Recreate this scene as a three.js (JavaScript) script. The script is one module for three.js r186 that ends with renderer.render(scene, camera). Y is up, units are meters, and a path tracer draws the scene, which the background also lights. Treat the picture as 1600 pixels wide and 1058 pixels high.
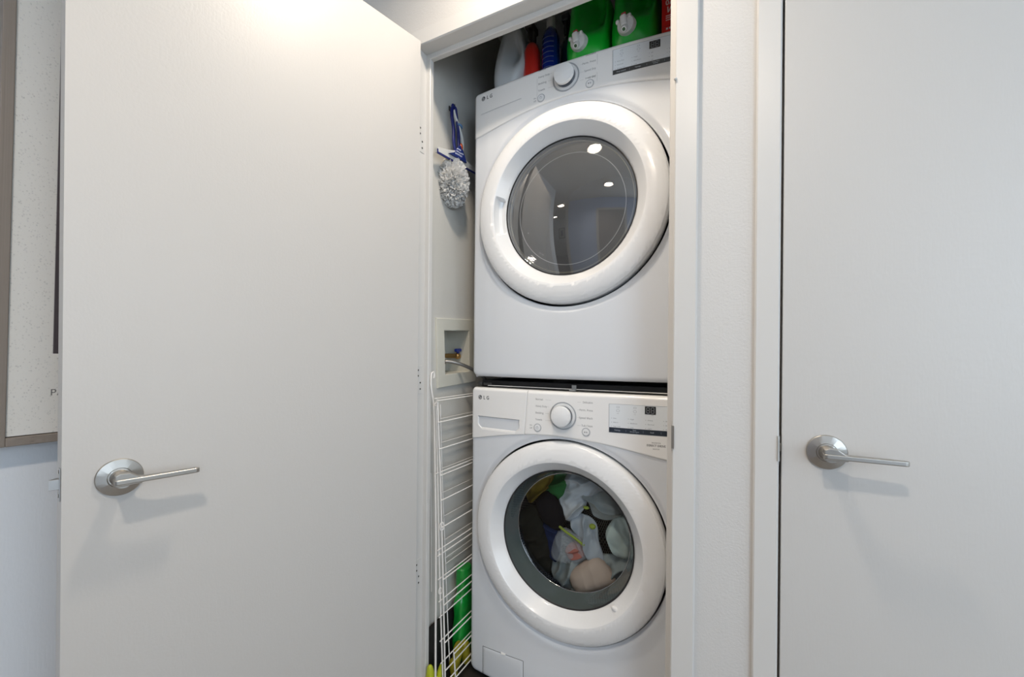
import * as THREE from 'three';
import { RoundedBoxGeometry } from 'three/addons/geometries/RoundedBoxGeometry.js';
import { RectAreaLightUniformsLib } from 'three/addons/lights/RectAreaLightUniformsLib.js';
import { ImprovedNoise } from 'three/addons/math/ImprovedNoise.js';
import { mergeGeometries, toCreasedNormals } from 'three/addons/utils/BufferGeometryUtils.js';

// ---------------------------------------------------------------- camera, light, exposure
const EYE = 1.0925;                                   // eye height above the floor
const scene = new THREE.Scene();
scene.background = new THREE.Color(0x000000);
const camera = new THREE.PerspectiveCamera(2 * Math.atan(529 / 655.58) * 180 / Math.PI, 1600 / 1058, 0.02, 50);
camera.rotation.order = 'YXZ';
camera.position.set(0.7893, EYE, 1.2236);
camera.rotation.set(0, 0.4786, 0.0087);
camera.setViewOffset(1600, 1058, 0, -27.2, 1600, 1058);
camera.updateProjectionMatrix();
const renderer = new THREE.WebGLRenderer({ antialias: true });
renderer.toneMapping = THREE.LinearToneMapping;
renderer.toneMappingExposure = 0.685;
renderer.shadowMap.enabled = true;
RectAreaLightUniformsLib.init();
const CEIL = 2.45;
const WARM = new THREE.Color().setRGB(1.0, 0.865, 0.715), COOL = new THREE.Color().setRGB(0.72, 0.865, 1.0);
// ceiling lamps (x, z, diameter, nits, depth of the can) and the unseen window lights
const LAMPS = [[0.74, 1.48, 0.17, 590, 0.062], [-0.7, 2.6, 0.26, 40, 0.01], [0.39, 0.54, 0.15, 470, 0.022], [-1.7, 4.2, 0.26, 40, 0.01]];  // lamp nearest the closet: out of view, placed to light the wall above it
const UNSEEN_WINDOW = { z: 1.45, y: 1.35, w: 1.6, h: 1.7, nits: 1.5 };  // out of view, placed to send cool light in from the right
const UNSEEN_WINDOW2 = { x: 2.45, y: 1.45, w: 1.3, h: 1.6, nits: 6.0 };  // out of view, placed to light the closet front and dryer top head-on

// ---------------------------------------------------------------- helpers
let seedValue = 7;
const rnd = () => { seedValue = (seedValue * 1664525 + 1013904223) >>> 0; return seedValue / 4294967296; };
const noise = new ImprovedNoise();
const taken = {};
function numbered(name) { const n = taken[name] = (taken[name] ?? -1) + 1; return n ? `${name}_${String(n).padStart(3, '0')}` : name; }
function thing(name, label, category, [x, y, z] = [0, 0, 0], turn = 0, group) {
  const o = new THREE.Group(); o.name = numbered(name); scene.add(o);
  o.position.set(x, y, z); o.rotation.y = turn; o.userData = { label, category };
  if (group) o.userData.group = group;
  return o;
}
function sub(name, parent, pos = [0, 0, 0]) { const o = new THREE.Group(); o.name = name; o.position.set(...pos); parent.add(o); return o; }
function part(name, geometry, material, parent, label) {
  const g = Array.isArray(geometry) ? merge(geometry) : geometry;
  const m = new THREE.Mesh(g, material); m.name = name; m.castShadow = m.receiveShadow = true; parent.add(m);
  if (label) m.userData.label = label;
  return m;
}
function merge(list) { return mergeGeometries(list.map((g) => { const h = g.index ? g.toNonIndexed() : g; if (!h.attributes.uv) h.setAttribute('uv', new THREE.BufferAttribute(new Float32Array(h.attributes.position.count * 2), 2)); for (const k of Object.keys(h.attributes)) if (!['position', 'normal', 'uv'].includes(k)) h.deleteAttribute(k); return h; })); }
function struct(name, geometry, material) {
  const m = part(name, geometry, material, scene); m.userData.kind = 'structure'; return m;
}
function structGroup(name, pos = [0, 0, 0], turn = 0) { const o = new THREE.Group(); o.name = name; o.position.set(...pos); o.rotation.y = turn; o.userData.kind = 'structure'; scene.add(o); return o; }
const box = (x0, x1, y0, y1, z0, z1) => new THREE.BoxGeometry(x1 - x0, y1 - y0, z1 - z0).translate((x0 + x1) / 2, (y0 + y1) / 2, (z0 + z1) / 2);
const rbox = (w, h, d, r, x = 0, y = 0, z = 0, s = 3) => new RoundedBoxGeometry(w, h, d, s, r).translate(x, y, z);
const V = (a) => a.map((p) => new THREE.Vector3(...p));
const tube = (pts, r, n = 24, m = 8, closed = false) => new THREE.TubeGeometry(new THREE.CatmullRomCurve3(V(pts), closed, 'centripetal'), n, r, m, closed);
function rod(a, b, r, m = 8) {                        // a straight round bar
  const A = new THREE.Vector3(...a), B = new THREE.Vector3(...b), g = new THREE.CylinderGeometry(r, r, A.distanceTo(B), m);
  g.applyQuaternion(new THREE.Quaternion().setFromUnitVectors(new THREE.Vector3(0, 1, 0), B.clone().sub(A).normalize()));
  return g.translate((A.x + B.x) / 2, (A.y + B.y) / 2, (A.z + B.z) / 2);
}
// a grid surface fn(u, v) -> [x, y, z]; wrapU joins the last column to the first
function grid(nu, nv, fn, wrapU = false, flip = false) {
  const cols = wrapU ? nu : nu + 1, pos = [], uv = [], idx = [];
  for (let j = 0; j <= nv; j++) for (let i = 0; i < cols; i++) { pos.push(...fn(i / nu, j / nv)); uv.push(i / nu, j / nv); }
  for (let j = 0; j < nv; j++) for (let i = 0; i < nu; i++) {
    const a = j * cols + i, b = j * cols + (i + 1) % cols, c = a + cols, d = b + cols;
    if (flip) idx.push(a, c, b, b, c, d); else idx.push(a, b, c, b, d, c);
  }
  const g = new THREE.BufferGeometry();
  g.setAttribute('position', new THREE.Float32BufferAttribute(pos, 3));
  g.setAttribute('uv', new THREE.Float32BufferAttribute(uv, 2));
  g.setIndex(idx); g.computeVertexNormals();
  return g;
}
// turned about the z axis: profile [[r, z], ...]
function turned(profile, n = 96, crease = 0.6) {
  const g = new THREE.LatheGeometry(profile.map(([r, z]) => new THREE.Vector2(Math.max(r, 1e-5), z)), n).rotateX(Math.PI / 2);
  return crease ? toCreasedNormals(g, crease) : g;
}
const upright = (profile, n = 48, crease = 0.7) => toCreasedNormals(new THREE.LatheGeometry(profile.map(([r, y]) => new THREE.Vector2(Math.max(r, 1e-5), y)), n), crease);
const smooth = (a, b, x) => { const t = Math.min(1, Math.max(0, (x - a) / (b - a))); return t * t * (3 - 2 * t); };
function extrudeY(outline, y0, y1) {                  // outline in (x, z), run upwards
  const s = new THREE.Shape(outline.map(([x, z]) => new THREE.Vector2(x, -z)));
  return new THREE.ExtrudeGeometry(s, { depth: y1 - y0, bevelEnabled: false }).rotateX(-Math.PI / 2).translate(0, y0, 0);
}
function extrudeX(outline, x0, x1) {                  // outline in (z, y), run to the right
  const s = new THREE.Shape(outline.map(([z, y]) => new THREE.Vector2(-z, y)));
  return new THREE.ExtrudeGeometry(s, { depth: x1 - x0, bevelEnabled: false }).rotateY(Math.PI / 2).translate(x0, 0, 0);
}

// ---------------------------------------------------------------- textures
function dataTexture(n, fn, srgb, repeat = 1) {
  const d = new Uint8Array(n * n * 4);
  for (let j = 0; j < n; j++) for (let i = 0; i < n; i++) { const c = fn(i / n, j / n); d.set([c[0], c[1], c[2], 255], (j * n + i) * 4); }
  const t = new THREE.DataTexture(d, n, n); t.wrapS = t.wrapT = THREE.RepeatWrapping; t.magFilter = t.minFilter = THREE.LinearFilter;
  if (srgb) t.colorSpace = THREE.SRGBColorSpace; t.repeat.set(repeat, repeat); t.needsUpdate = true; return t;
}
function canvasTexture(w, h, draw) {
  const c = document.createElement('canvas'); c.width = w; c.height = h; draw(c.getContext('2d'), w, h);
  const t = new THREE.CanvasTexture(c); t.colorSpace = THREE.SRGBColorSpace; t.anisotropy = 8; return t;
}
const tile = (u, v, f, k = 0) => noise.noise(Math.cos(u * 6.2832) * f, Math.sin(u * 6.2832) * f + k, Math.cos(v * 6.2832) * f) + noise.noise(Math.sin(v * 6.2832) * f + 9, Math.cos(u * 6.2832) * f, k + 3);
const peel = dataTexture(256, (u, v) => { const g = 128 + 40 * tile(u, v, 9) + 34 * tile(u, v, 19, 5) + 16 * (rnd() - 0.5); return [g, g, g]; });
const rolled = (r) => { const t = peel.clone(); t.repeat.set(r, r); t.needsUpdate = true; return t; };
const weave = dataTexture(128, (u, v) => { const g = 128 + 60 * Math.sin(u * 6.2832 * 16) * Math.sin(v * 6.2832 * 16) + 40 * (rnd() - 0.5); return [g, g, g]; });

// ---------------------------------------------------------------- materials (linear base colours)
const lin = (r, g, b) => new THREE.Color().setRGB(r, g, b);
const std = (c, roughness, o = {}) => new THREE.MeshStandardMaterial({ color: c, roughness, ...o });
const phys = (c, roughness, o = {}) => new THREE.MeshPhysicalMaterial({ color: c, roughness, ...o });
const M = {
  backWall: std(lin(0.50, 0.61, 0.84), 0.62, { bumpMap: rolled(5), bumpScale: 0.0006 }),
  wall: std(lin(0.61, 0.60, 0.585), 0.62, { bumpMap: rolled(5), bumpScale: 0.0006 }),
  sideWall: std(lin(0.76, 0.79, 0.83), 0.62, { bumpMap: rolled(5), bumpScale: 0.0006 }),
  ceiling: std(lin(0.78, 0.775, 0.76), 0.85, { bumpMap: rolled(6), bumpScale: 0.0008 }),
  closetWall: std(lin(0.575, 0.565, 0.53), 0.7, { bumpMap: rolled(5), bumpScale: 0.0006 }),
  trim: std(lin(0.63, 0.622, 0.605), 0.32),
  door: std(lin(0.56, 0.548, 0.53), 0.42, { bumpMap: rolled(4), bumpScale: 0.00025 }),
  doorEdge: std(lin(0.66, 0.68, 0.70), 0.45),
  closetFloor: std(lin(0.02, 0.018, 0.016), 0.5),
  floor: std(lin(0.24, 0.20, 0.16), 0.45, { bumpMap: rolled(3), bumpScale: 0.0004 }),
  vinyl: std(lin(0.012, 0.012, 0.012), 0.6),
  nickel: phys(lin(0.44, 0.42, 0.39), 0.38, { metalness: 1, clearcoat: 0.1 }),
  steel: std(lin(0.55, 0.55, 0.55), 0.3, { metalness: 1 }),
  hose: std(lin(0.30, 0.29, 0.28), 0.42, { metalness: 0.9 }),
  screw: std(lin(0.10, 0.10, 0.09), 0.5, { metalness: 0.6 }),
  brass: std(lin(0.50, 0.30, 0.12), 0.35, { metalness: 1 }),
  enamel: phys(lin(0.70, 0.73, 0.77), 0.28, { clearcoat: 0.7, clearcoatRoughness: 0.07 }),
  plastic: phys(lin(0.82, 0.83, 0.84), 0.25, { clearcoat: 0.5, clearcoatRoughness: 0.1 }),  // whiter than enamel, like the panels, in place of light they catch
  greyRing: std(lin(0.42, 0.44, 0.47), 0.35),
  chrome: std(lin(0.55, 0.56, 0.58), 0.12, { metalness: 1 }),
  darkChrome: std(lin(0.16, 0.17, 0.19), 0.18, { metalness: 1 }),
  rubber: std(lin(0.10, 0.11, 0.115), 0.5),
  darkRubber: std(lin(0.015, 0.015, 0.016), 0.6),
  black: std(lin(0.008, 0.008, 0.009), 0.5),
  dryerGlass: phys(lin(0.58, 0.59, 0.61), 0.02, { metalness: 0.10, transmission: 1, thickness: 0, ior: 2.333 }),
  clearGlass: phys(lin(0.80, 0.85, 0.84), 0.02, { transmission: 1, thickness: 0, ior: 1.33 }),
  drum: std(lin(0.30, 0.30, 0.30), 0.35, { metalness: 0.9 }),
  wire: std(lin(0.80, 0.78, 0.75), 0.35),
  boxPlastic: std(lin(0.62, 0.61, 0.54), 0.45),
  navy: std(lin(0.008, 0.013, 0.13), 0.4),
  greyPlastic: std(lin(0.60, 0.60, 0.58), 0.4),
  blueHandle: std(lin(0.012, 0.035, 0.30), 0.35),
  white: std(lin(0.80, 0.80, 0.79), 0.45),
};

// ---------------------------------------------------------------- the setting
// positions of the closet front: face of the steel frames, face of the wall
const ZF = 0.201, ZW = 0.190, XL = -0.084, XR = 0.673, YH = 2.0567, RX = 0.881;
struct('floor', box(-2.8, 3.4, -0.1, 0, 0.14, 5.7), M.floor);
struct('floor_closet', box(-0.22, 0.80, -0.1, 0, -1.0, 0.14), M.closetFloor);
struct('ceiling', box(-2.8, 3.4, CEIL, CEIL + 0.1, -1.0, 5.7), M.ceiling);
function wallWithHoles(x0, x1, y0, y1, holes, depth) {
  const s = new THREE.Shape([[x0, y0], [x1, y0], [x1, y1], [x0, y1]].map((p) => new THREE.Vector2(...p)));
  for (const [a, b, c, d] of holes) s.holes.push(new THREE.Path([[a, c], [a, d], [b, d], [b, c]].map((p) => new THREE.Vector2(...p))));
  return new THREE.ExtrudeGeometry(s, { depth, bevelEnabled: false });
}
struct('wall_front', wallWithHoles(-0.52, 3.2, 0, CEIL, [[XL - 0.012, XR + 0.012, 0.001, YH + 0.012], [RX - 0.012, RX + 0.775, 0.001, YH + 0.012]], 0.066).translate(0, 0, ZW - 0.066), M.wall);
struct('wall_left', box(-0.52, -0.42, 0, CEIL, ZW, 1.45), M.sideWall);
struct('wall_corner', box(-2.7, -0.52, 0, CEIL, 1.35, 1.45), M.wall);
struct('wall_far_left', box(-2.7, -2.6, 0, CEIL, 1.45, 5.6), M.wall);
struct('wall_far', box(-2.6, -0.33, 0, CEIL, 5.5, 5.6), M.wall);
struct('wall_back', wallWithHoles(-0.33, 3.2, 0, CEIL, [[UNSEEN_WINDOW2.x - UNSEEN_WINDOW2.w / 2, UNSEEN_WINDOW2.x + UNSEEN_WINDOW2.w / 2, UNSEEN_WINDOW2.y - UNSEEN_WINDOW2.h / 2, UNSEEN_WINDOW2.y + UNSEEN_WINDOW2.h / 2]], 0.1).translate(0, 0, 2.4), M.backWall);
struct('wall_passage', box(-0.43, -0.33, 0, CEIL, 2.4, 5.5), M.wall);
struct('wall_right', wallWithHoles(0.05, 2.6, 0, CEIL, [[UNSEEN_WINDOW.z - UNSEEN_WINDOW.w / 2, UNSEEN_WINDOW.z + UNSEEN_WINDOW.w / 2, UNSEEN_WINDOW.y - UNSEEN_WINDOW.h / 2, UNSEEN_WINDOW.y + UNSEEN_WINDOW.h / 2]], 0.1).rotateY(-Math.PI / 2).translate(3.3, 0, 0), M.wall);
// closet
const OB = { y: EYE + 0.013, z: -0.046, s: 0.12 };     // outlet box centre, half size
struct('wall_closet_left', wallWithHoles(-0.125, 0.9, 0, CEIL, [[0.046 - 0.085, 0.046 + 0.085, OB.y - 0.087, OB.y + 0.087]], 0.12).rotateY(Math.PI / 2).translate(-0.22, 0, 0), M.closetWall);
struct('wall_closet_right', box(0.712, 0.80, 0, CEIL, -0.9, ZW - 0.066), M.closetWall);
struct('wall_closet_back', box(-0.1, 0.712, 0, CEIL, -0.98, -0.9), M.closetWall);

// closet door frame (pressed steel with a stop)
function jamb(x, side) {                              // side +1: opening lies to the right of x
  const p = [[x - 0.05 * side, ZW - 0.002], [x - 0.05 * side, ZF - 0.003], [x - 0.047 * side, ZF], [x - 0.003 * side, ZF], [x, ZF - 0.003], [x, ZF - 0.046], [x + 0.0145 * side, ZF - 0.046], [x + 0.016 * side, ZF - 0.0475], [x + 0.016 * side, ZF - 0.062], [x + 0.0145 * side, ZF - 0.0635], [x, ZF - 0.0635], [x, ZW - 0.066], [x - 0.011 * side, ZW - 0.066], [x - 0.011 * side, ZW - 0.002]];
  return side > 0 ? p : p.reverse();
}
const frame1 = structGroup('trim_1');
part('jamb', extrudeY(jamb(XL, 1), 0, YH), M.trim, frame1);
part('jamb', extrudeY(jamb(XR, -1), 0, YH), M.trim, frame1);
const headProfile = [[ZW - 0.002, YH + 0.05], [ZF - 0.003, YH + 0.05], [ZF, YH + 0.047], [ZF, YH + 0.003], [ZF - 0.003, YH], [ZF - 0.0454, YH], [ZF - 0.0454, YH - 0.0145], [ZF - 0.0475, YH - 0.016], [ZF - 0.062, YH - 0.016], [ZF - 0.0635, YH - 0.0145], [ZF - 0.0635, YH], [ZW - 0.066, YH], [ZW - 0.066, YH + 0.011], [ZW - 0.002, YH + 0.011]];
part('head', extrudeX(headProfile, XL - 0.05, XR + 0.05), M.trim, frame1);
for (const y of [1.015, 0.40, 1.78]) {                // hinge leaves on the left jamb
  const h = part('hinge', rbox(0.002, 0.089, 0.030, 0.0008, XL + 0.0005, y, ZF - 0.022), M.trim, frame1);
  for (const dy of [-0.03, -0.01, 0.012, 0.03]) part('screw', new THREE.CylinderGeometry(0.0028, 0.0028, 0.0012, 12).rotateZ(Math.PI / 2).translate(XL + 0.0018, y + dy, ZF - 0.022 + (dy > 0 ? 0.006 : -0.004)), M.screw, h);
}
function strike(x, y, side, parent, lip) {                 // plate on the jamb with a lip curled round its front corner
  const s = part('strike_plate', [rbox(0.0016, 0.070, 0.028, 0.0006, x - 0.0004 * side, y, ZF - 0.022)], M.nickel, parent);
  part('strike_lip', toCreasedNormals(extrudeY([[x - 0.0012 * side, ZF - 0.012], [x - 0.0012 * side, ZF + 0.0012], [x + lip * side, ZF + 0.0030], [x + (lip + 0.0003) * side, ZF + 0.0014], [x + 0.001 * side, ZF - 0.0002], [x + 0.001 * side, ZF - 0.012]], y - 0.026, y + 0.026), 0.4), M.nickel, s);
}
strike(XR, 0.910, 1, frame1, 0.0048);
part('door_silencer', new THREE.SphereGeometry(0.0035, 16, 10).scale(1, 1, 1.3).translate(XR + 0.0015, 1.7295, ZF), M.greyPlastic, frame1);

// frame of the closed door on the right
const frame2 = structGroup('trim_2');
part('jamb', extrudeY(jamb(RX, 1).map(([x, z]) => [x < RX - 0.046 ? x + 0.0045 : x, z]), 0, YH), M.trim, frame2);
part('jamb', extrudeY(jamb(RX + 0.764, -1), 0, YH), M.trim, frame2);
part('head', extrudeX(headProfile, RX - 0.0455, RX + 0.814), M.trim, frame2);
strike(RX, 0.906, -1, frame2, 0.0026);

// lever set: local z points out of the door, lever runs along +x
function leverSet(parent, pos, turn = 0, flip = 1) {
  const g = sub('door_handle', parent, pos); g.rotation.y = turn;
  part('rosette', turned([[0.0105, 0.0005], [0.0335, 0.0005], [0.0338, 0.003], [0.0325, 0.0048], [0.018, 0.0085], [0.0165, 0.0075], [0.0155, 0.0078], [0.0105, 0.0078]].reverse(), 96, 0.5), M.nickel, g);
  part('neck', turned([[0.0, 0.046], [0.0118, 0.046], [0.0122, 0.012], [0.0145, 0.0078], [0.012, 0.004]], 48, 0.5).scale(1, 1, 1), M.nickel, g);
  const s = new THREE.Shape();
  s.moveTo(-0.011 * flip, 0.037); s.lineTo(-0.011 * flip, 0.0525); s.quadraticCurveTo(-0.0105 * flip, 0.0545, -0.007 * flip, 0.0548);
  s.lineTo(0.104 * flip, 0.0535); s.quadraticCurveTo(0.1085 * flip, 0.0525, 0.109 * flip, 0.050); s.lineTo(0.105 * flip, 0.0435);
  s.lineTo(0.03 * flip, 0.0405); s.quadraticCurveTo(0.016 * flip, 0.038, 0.011 * flip, 0.032); s.lineTo(0.0, 0.030); s.closePath();
  const lv = new THREE.ExtrudeGeometry(s, { depth: 0.0055, bevelEnabled: true, bevelThickness: 0.0018, bevelSize: 0.0016, bevelSegments: 3, curveSegments: 8 }).rotateX(Math.PI / 2).scale(1, 1, 1);
  // the extrusion ran downwards: centre it on the axis of the neck
  part('lever', lv.translate(0, 0.0035, 0), M.nickel, g);
  const hb = new THREE.Shape([[-0.0115, -0.0065], [0.024, -0.0060], [0.030, 0.0045], [0.020, 0.0070], [0.009, 0.0150], [-0.004, 0.0165], [-0.0115, 0.0125]].map(([x, y]) => new THREE.Vector2(x * flip, y)));
  part('lever_hub', new THREE.ExtrudeGeometry(hb, { depth: 0.015, bevelEnabled: true, bevelThickness: 0.0012, bevelSize: 0.0012, bevelOffset: -0.0012, bevelSegments: 2 }).translate(0, 0, 0.0385), M.nickel, g);
  return g;
}
// the closed door
const door2 = structGroup('door_2', [RX + 0.0048, 0, 0]);
part('door_panel', rbox(0.7545, 2.044, 0.040, 0.0015, 0.7545 / 2, 0.008 + 1.022, ZF - 0.004 - 0.020), M.door, door2);
part('latch_bolt', rbox(0.012, 0.018, 0.011, 0.002, -0.003, 0.906, ZF - 0.020), M.nickel, door2);
leverSet(door2, [0.961 - RX - 0.0048, EYE - 0.185, ZF - 0.004], 0, 1);

// the open door: local x from hinge to free edge, local -z is the face we see
const BETA = 0.2309, DL = 0.7434;
const door1 = structGroup('door_1', [-0.058, 0, 0.2157], -(Math.PI / 2 + BETA));
{
  const s = new THREE.Shape([[0, 0], [DL, 0], [DL + 0.0035, 0.038], [0, 0.038]].map((p) => new THREE.Vector2(...p)));
  const slab = new THREE.ExtrudeGeometry(s, { depth: 2.044, bevelEnabled: true, bevelThickness: 0.001, bevelSize: 0.001, bevelOffset: -0.001, bevelSegments: 2 }).rotateX(Math.PI / 2);
  part('door_panel', slab.translate(0, 2.0535, 0), M.door, door1);
  const lp = part('latch_plate', rbox(0.0016, 0.057, 0.026, 0.0006, DL + 0.0016, EYE - 0.230, 0.019), M.steel, door1);
  lp.rotation.y = 0;
  for (const dy of [-0.021, 0.021]) part('screw', new THREE.CylinderGeometry(0.0032, 0.0032, 0.0012, 12).rotateZ(Math.PI / 2).translate(DL + 0.0024, EYE - 0.230 + dy, 0.019), M.screw, lp);
  const b = new THREE.Shape([[0, 0.014], [0.012, 0.014], [0.012, 0.0165], [0.004, 0.0265], [0, 0.0265]].map((p) => new THREE.Vector2(...p)));
  part('latch_bolt', new THREE.ExtrudeGeometry(b, { depth: 0.017, bevelEnabled: true, bevelThickness: 0.0006, bevelSize: 0.0006, bevelSegments: 1 }).rotateX(Math.PI / 2).translate(DL + 0.0018, EYE - 0.230 + 0.0085, 0), M.steel, door1);
  const h = leverSet(door1, [0.670, EYE - 0.230, 0], Math.PI, 1); h.name = 'door_handle';
  const k = leverSet(door1, [0.670, EYE - 0.230, 0.038], 0, -1); k.name = 'door_handle';
  for (const y of [1.015, 0.40, 1.78]) part('hinge_knuckle', new THREE.CylinderGeometry(0.006, 0.006, 0.089, 16).translate(-0.004, y, 0.040), M.trim, door1);
}

// unseen windows behind and beside the camera, placed for cool light; their blinds glow
function unseenWindow(name, W, pos, turn) {
  const w = structGroup(name, pos, turn), hw = W.w / 2, hh = W.h / 2;
  part('unseen_window_frame', [box(-hw, hw, hh - 0.05, hh, -0.05, 0.05), box(-hw, hw, -hh, -hh + 0.05, -0.05, 0.05), box(-hw, -hw + 0.05, -hh, hh, -0.05, 0.05), box(hw - 0.05, hw, -hh, hh, -0.05, 0.05)], M.trim, w);
  part('glowing_blind', box(-hw + 0.05, hw - 0.05, -hh + 0.05, hh - 0.05, -0.012, -0.008), std(lin(0.75, 0.76, 0.78), 0.9, { emissive: COOL, emissiveIntensity: 1.2 }), w);
  const l = new THREE.RectAreaLight(COOL, W.nits, W.w - 0.1, W.h - 0.1); l.position.set(...pos); l.lookAt(pos[0] + Math.sin(turn), pos[1], pos[2] + Math.cos(turn)); scene.add(l);
}
unseenWindow('unseen_window_1', UNSEEN_WINDOW, [3.25, UNSEEN_WINDOW.y, UNSEEN_WINDOW.z], -Math.PI / 2);
unseenWindow('unseen_window_2', UNSEEN_WINDOW2, [UNSEEN_WINDOW2.x, UNSEEN_WINDOW2.y, 2.45], Math.PI);
// ceiling lamps
LAMPS.forEach(([x, z, d, nits, can], i) => {
  const r = d / 2;
  const t = thing('ceiling_light', ['round white ceiling downlight in the middle of the hall', 'flush round ceiling lamp at the mouth of the side passage', 'small ceiling downlight out of view above the closet opening, lighting the wall over it', 'flush round ceiling lamp at the far end of the passage'][i], 'ceiling light', [x, CEIL, z]);
  part('trim_ring', upright([[r + 0.003, -0.001], [r + 0.003, -can], [r + 0.006, -can - 0.002], [r + 0.014, -can], [r + 0.018, -0.0005]], 64), M.trim, t);
  part('diffuser', new THREE.CylinderGeometry(r, r, 0.003, 64).translate(0, -0.004, 0), std(lin(0.8, 0.8, 0.8), 0.6, { emissive: WARM, emissiveIntensity: 12 }), t);
  const l = new THREE.RectAreaLight(WARM, nits, d * 0.70, d * 0.70); l.position.set(x, CEIL - 0.01, z); l.lookAt(x, 0, z); scene.add(l);
});

// ---------------------------------------------------------------- washing machine and dryer
const HW = 0.343, BULGE = 0.0224;
const bow = (x) => BULGE * (1 - (x / HW) ** 2);
const edgeDrop = (d, e) => (d >= e ? 0 : e - Math.sqrt(Math.max(0, e * e - (e - Math.max(0, d)) ** 2)));
function frontPanel(H, yc, rh) {
  // from a round hole out to a rounded rectangle, bowed across its width
  const y0 = 0.012, y1 = H - 0.006, rc = 0.022, per = [];
  const corner = (cx, cy, a) => { for (let k = 0; k <= 8; k++) { const t = a + k / 8 * Math.PI / 2; per.push([cx + rc * Math.cos(t), cy + rc * Math.sin(t)]); } };
  const run = (a, b, n) => { for (let k = 1; k < n; k++) per.push([a[0] + (b[0] - a[0]) * k / n, a[1] + (b[1] - a[1]) * k / n]); };
  corner(HW - rc, y1 - rc, 0); run([HW - rc, y1], [-HW + rc, y1], 40); corner(-HW + rc, y1 - rc, Math.PI / 2); run([-HW, y1 - rc], [-HW, y0 + rc], 56);
  corner(-HW + rc, y0 + rc, Math.PI); run([-HW + rc, y0], [HW - rc, y0], 40); corner(HW - rc, y0 + rc, -Math.PI / 2); run([HW, y0 + rc], [HW, y1 - rc], 56);
  const n = per.length, nv = 34, seam = 6;
  return grid(n, nv, (u, v) => {
    const [bx, by] = per[Math.round(u * n) % n], a = Math.atan2(by - yc, bx), j = Math.round(v * nv);
    const cx = rh * Math.cos(a), cy = yc + rh * Math.sin(a);
    if (j === 0) return [cx, cy, -0.035];
    if (j === nv) return [bx, by, -0.03];
    let t = (j - 1) / (nv - 2); t = t < 0.5 ? 0.5 * (2 * t) ** 1.5 : 1 - 0.5 * (2 - 2 * t) ** 2.2;
    const x = cx + (bx - cx) * t, y = cy + (by - cy) * t;
    const dx = HW - Math.abs(x), dy = Math.min(y - y0, y1 - y), d = Math.hypot(bx - x, by - y);
    const r = Math.hypot(x, y - yc);
    let z = bow(x) - 0.007 * (1 - smooth(0, 0.018, r - rh));
    z -= edgeDrop(Math.min(d, dx + 0.0005, dy + 0.0005), 0.014);
    return [x, y, z];
  }, true, true);
}
// a bowed plate between two curves, its edges rounded; press(x, y) pushes a recess into it
function plate(nu, nv, xl, xr, yl, yh, lift, round, press = () => 0) {
  const rim = 3;
  return grid(nu + 2 * rim, nv + 2 * rim, (u, v) => {
    let i = Math.round(u * (nu + 2 * rim)) - rim, j = Math.round(v * (nv + 2 * rim)) - rim, back = 0;
    if (i < -1 || i > nu + 1 || j < -1 || j > nv + 1) back = 1;
    const cl = (k, n) => (k <= 0 ? 0 : k >= n ? 1 : k / n);
    let s = cl(i, nu), t = cl(j, nv);
    const ea = round.side ?? 0.002, eb = round.bottom ?? 0.002, ec = round.top ?? 0.002;
    const y_ = yl(0) + (yh(0) - yl(0)) * t, x = xl(y_) + (xr(y_) - xl(y_)) * s;
    const y = yl(x) + (yh(x) - yl(x)) * t;
    const out = i < 0 || i > nu || j < 0 || j > nv;
    const dl = x - xl(y_), dr = xr(y_) - x;
    let z = bow(x) + lift - edgeDrop(dl, round.left ?? ea) - edgeDrop(dr, round.right ?? ea) - edgeDrop(y - yl(x), eb) - edgeDrop(yh(x) - y, ec) - press(x, y);
    if (out) z = back ? -0.03 : z - 0.001;
    return [x, y, z];
  });
}
function uvBox(g, x0, x1, y0, y1) {                   // flat print: uv across the plate's own width and height
  const p = g.attributes.position, uv = g.attributes.uv;
  for (let i = 0; i < p.count; i++) uv.setXY(i, (p.getX(i) - x0) / (x1 - x0), (p.getY(i) - y0) / (y1 - y0));
  return g;
}
const DOOR_PROFILE = [[0.2085, -0.004], [0.2110, 0.0035], [0.2128, 0.0065], [0.2400, 0.0400], [0.2422, 0.0420], [0.2452, 0.0428], [0.2580, 0.0420], [0.2720, 0.0400], [0.2850, 0.0365], [0.2940, 0.0330], [0.2985, 0.0300], [0.3012, 0.0258], [0.302, 0.021], [0.302, -0.010], [0.300, -0.012]];
function doorRing(pocket) {
  const prof = [];
  for (let k = 0; k < DOOR_PROFILE.length - 1; k++) { const n = k === 2 ? 14 : 2; for (let q = 0; q < n; q++) { const a = DOOR_PROFILE[k], b = DOOR_PROFILE[k + 1]; prof.push([a[0] + (b[0] - a[0]) * q / n, a[1] + (b[1] - a[1]) * q / n]); } }
  prof.push(DOOR_PROFILE.at(-1));
  return toCreasedNormals(grid(300, prof.length - 1, (u, v) => {
    const a = u * Math.PI * 2; let [r, z] = prof[Math.round(v * (prof.length - 1))];
    if (pocket) {                                     // finger recess cut into the inner slope
      const da = Math.abs(Math.atan2(Math.sin(a - pocket), Math.cos(a - pocket)));
      const inA = 1 - smooth(0.235, 0.262, da), inR = smooth(0.2145, 0.2170, r) * (1 - smooth(0.2365, 0.2392, r));
      z -= 0.024 * inA * inR * smooth(0.212, 0.232, r);
    }
    return [r * Math.cos(a), r * Math.sin(a), z];
  }, true, true), 0.42);
}
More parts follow.
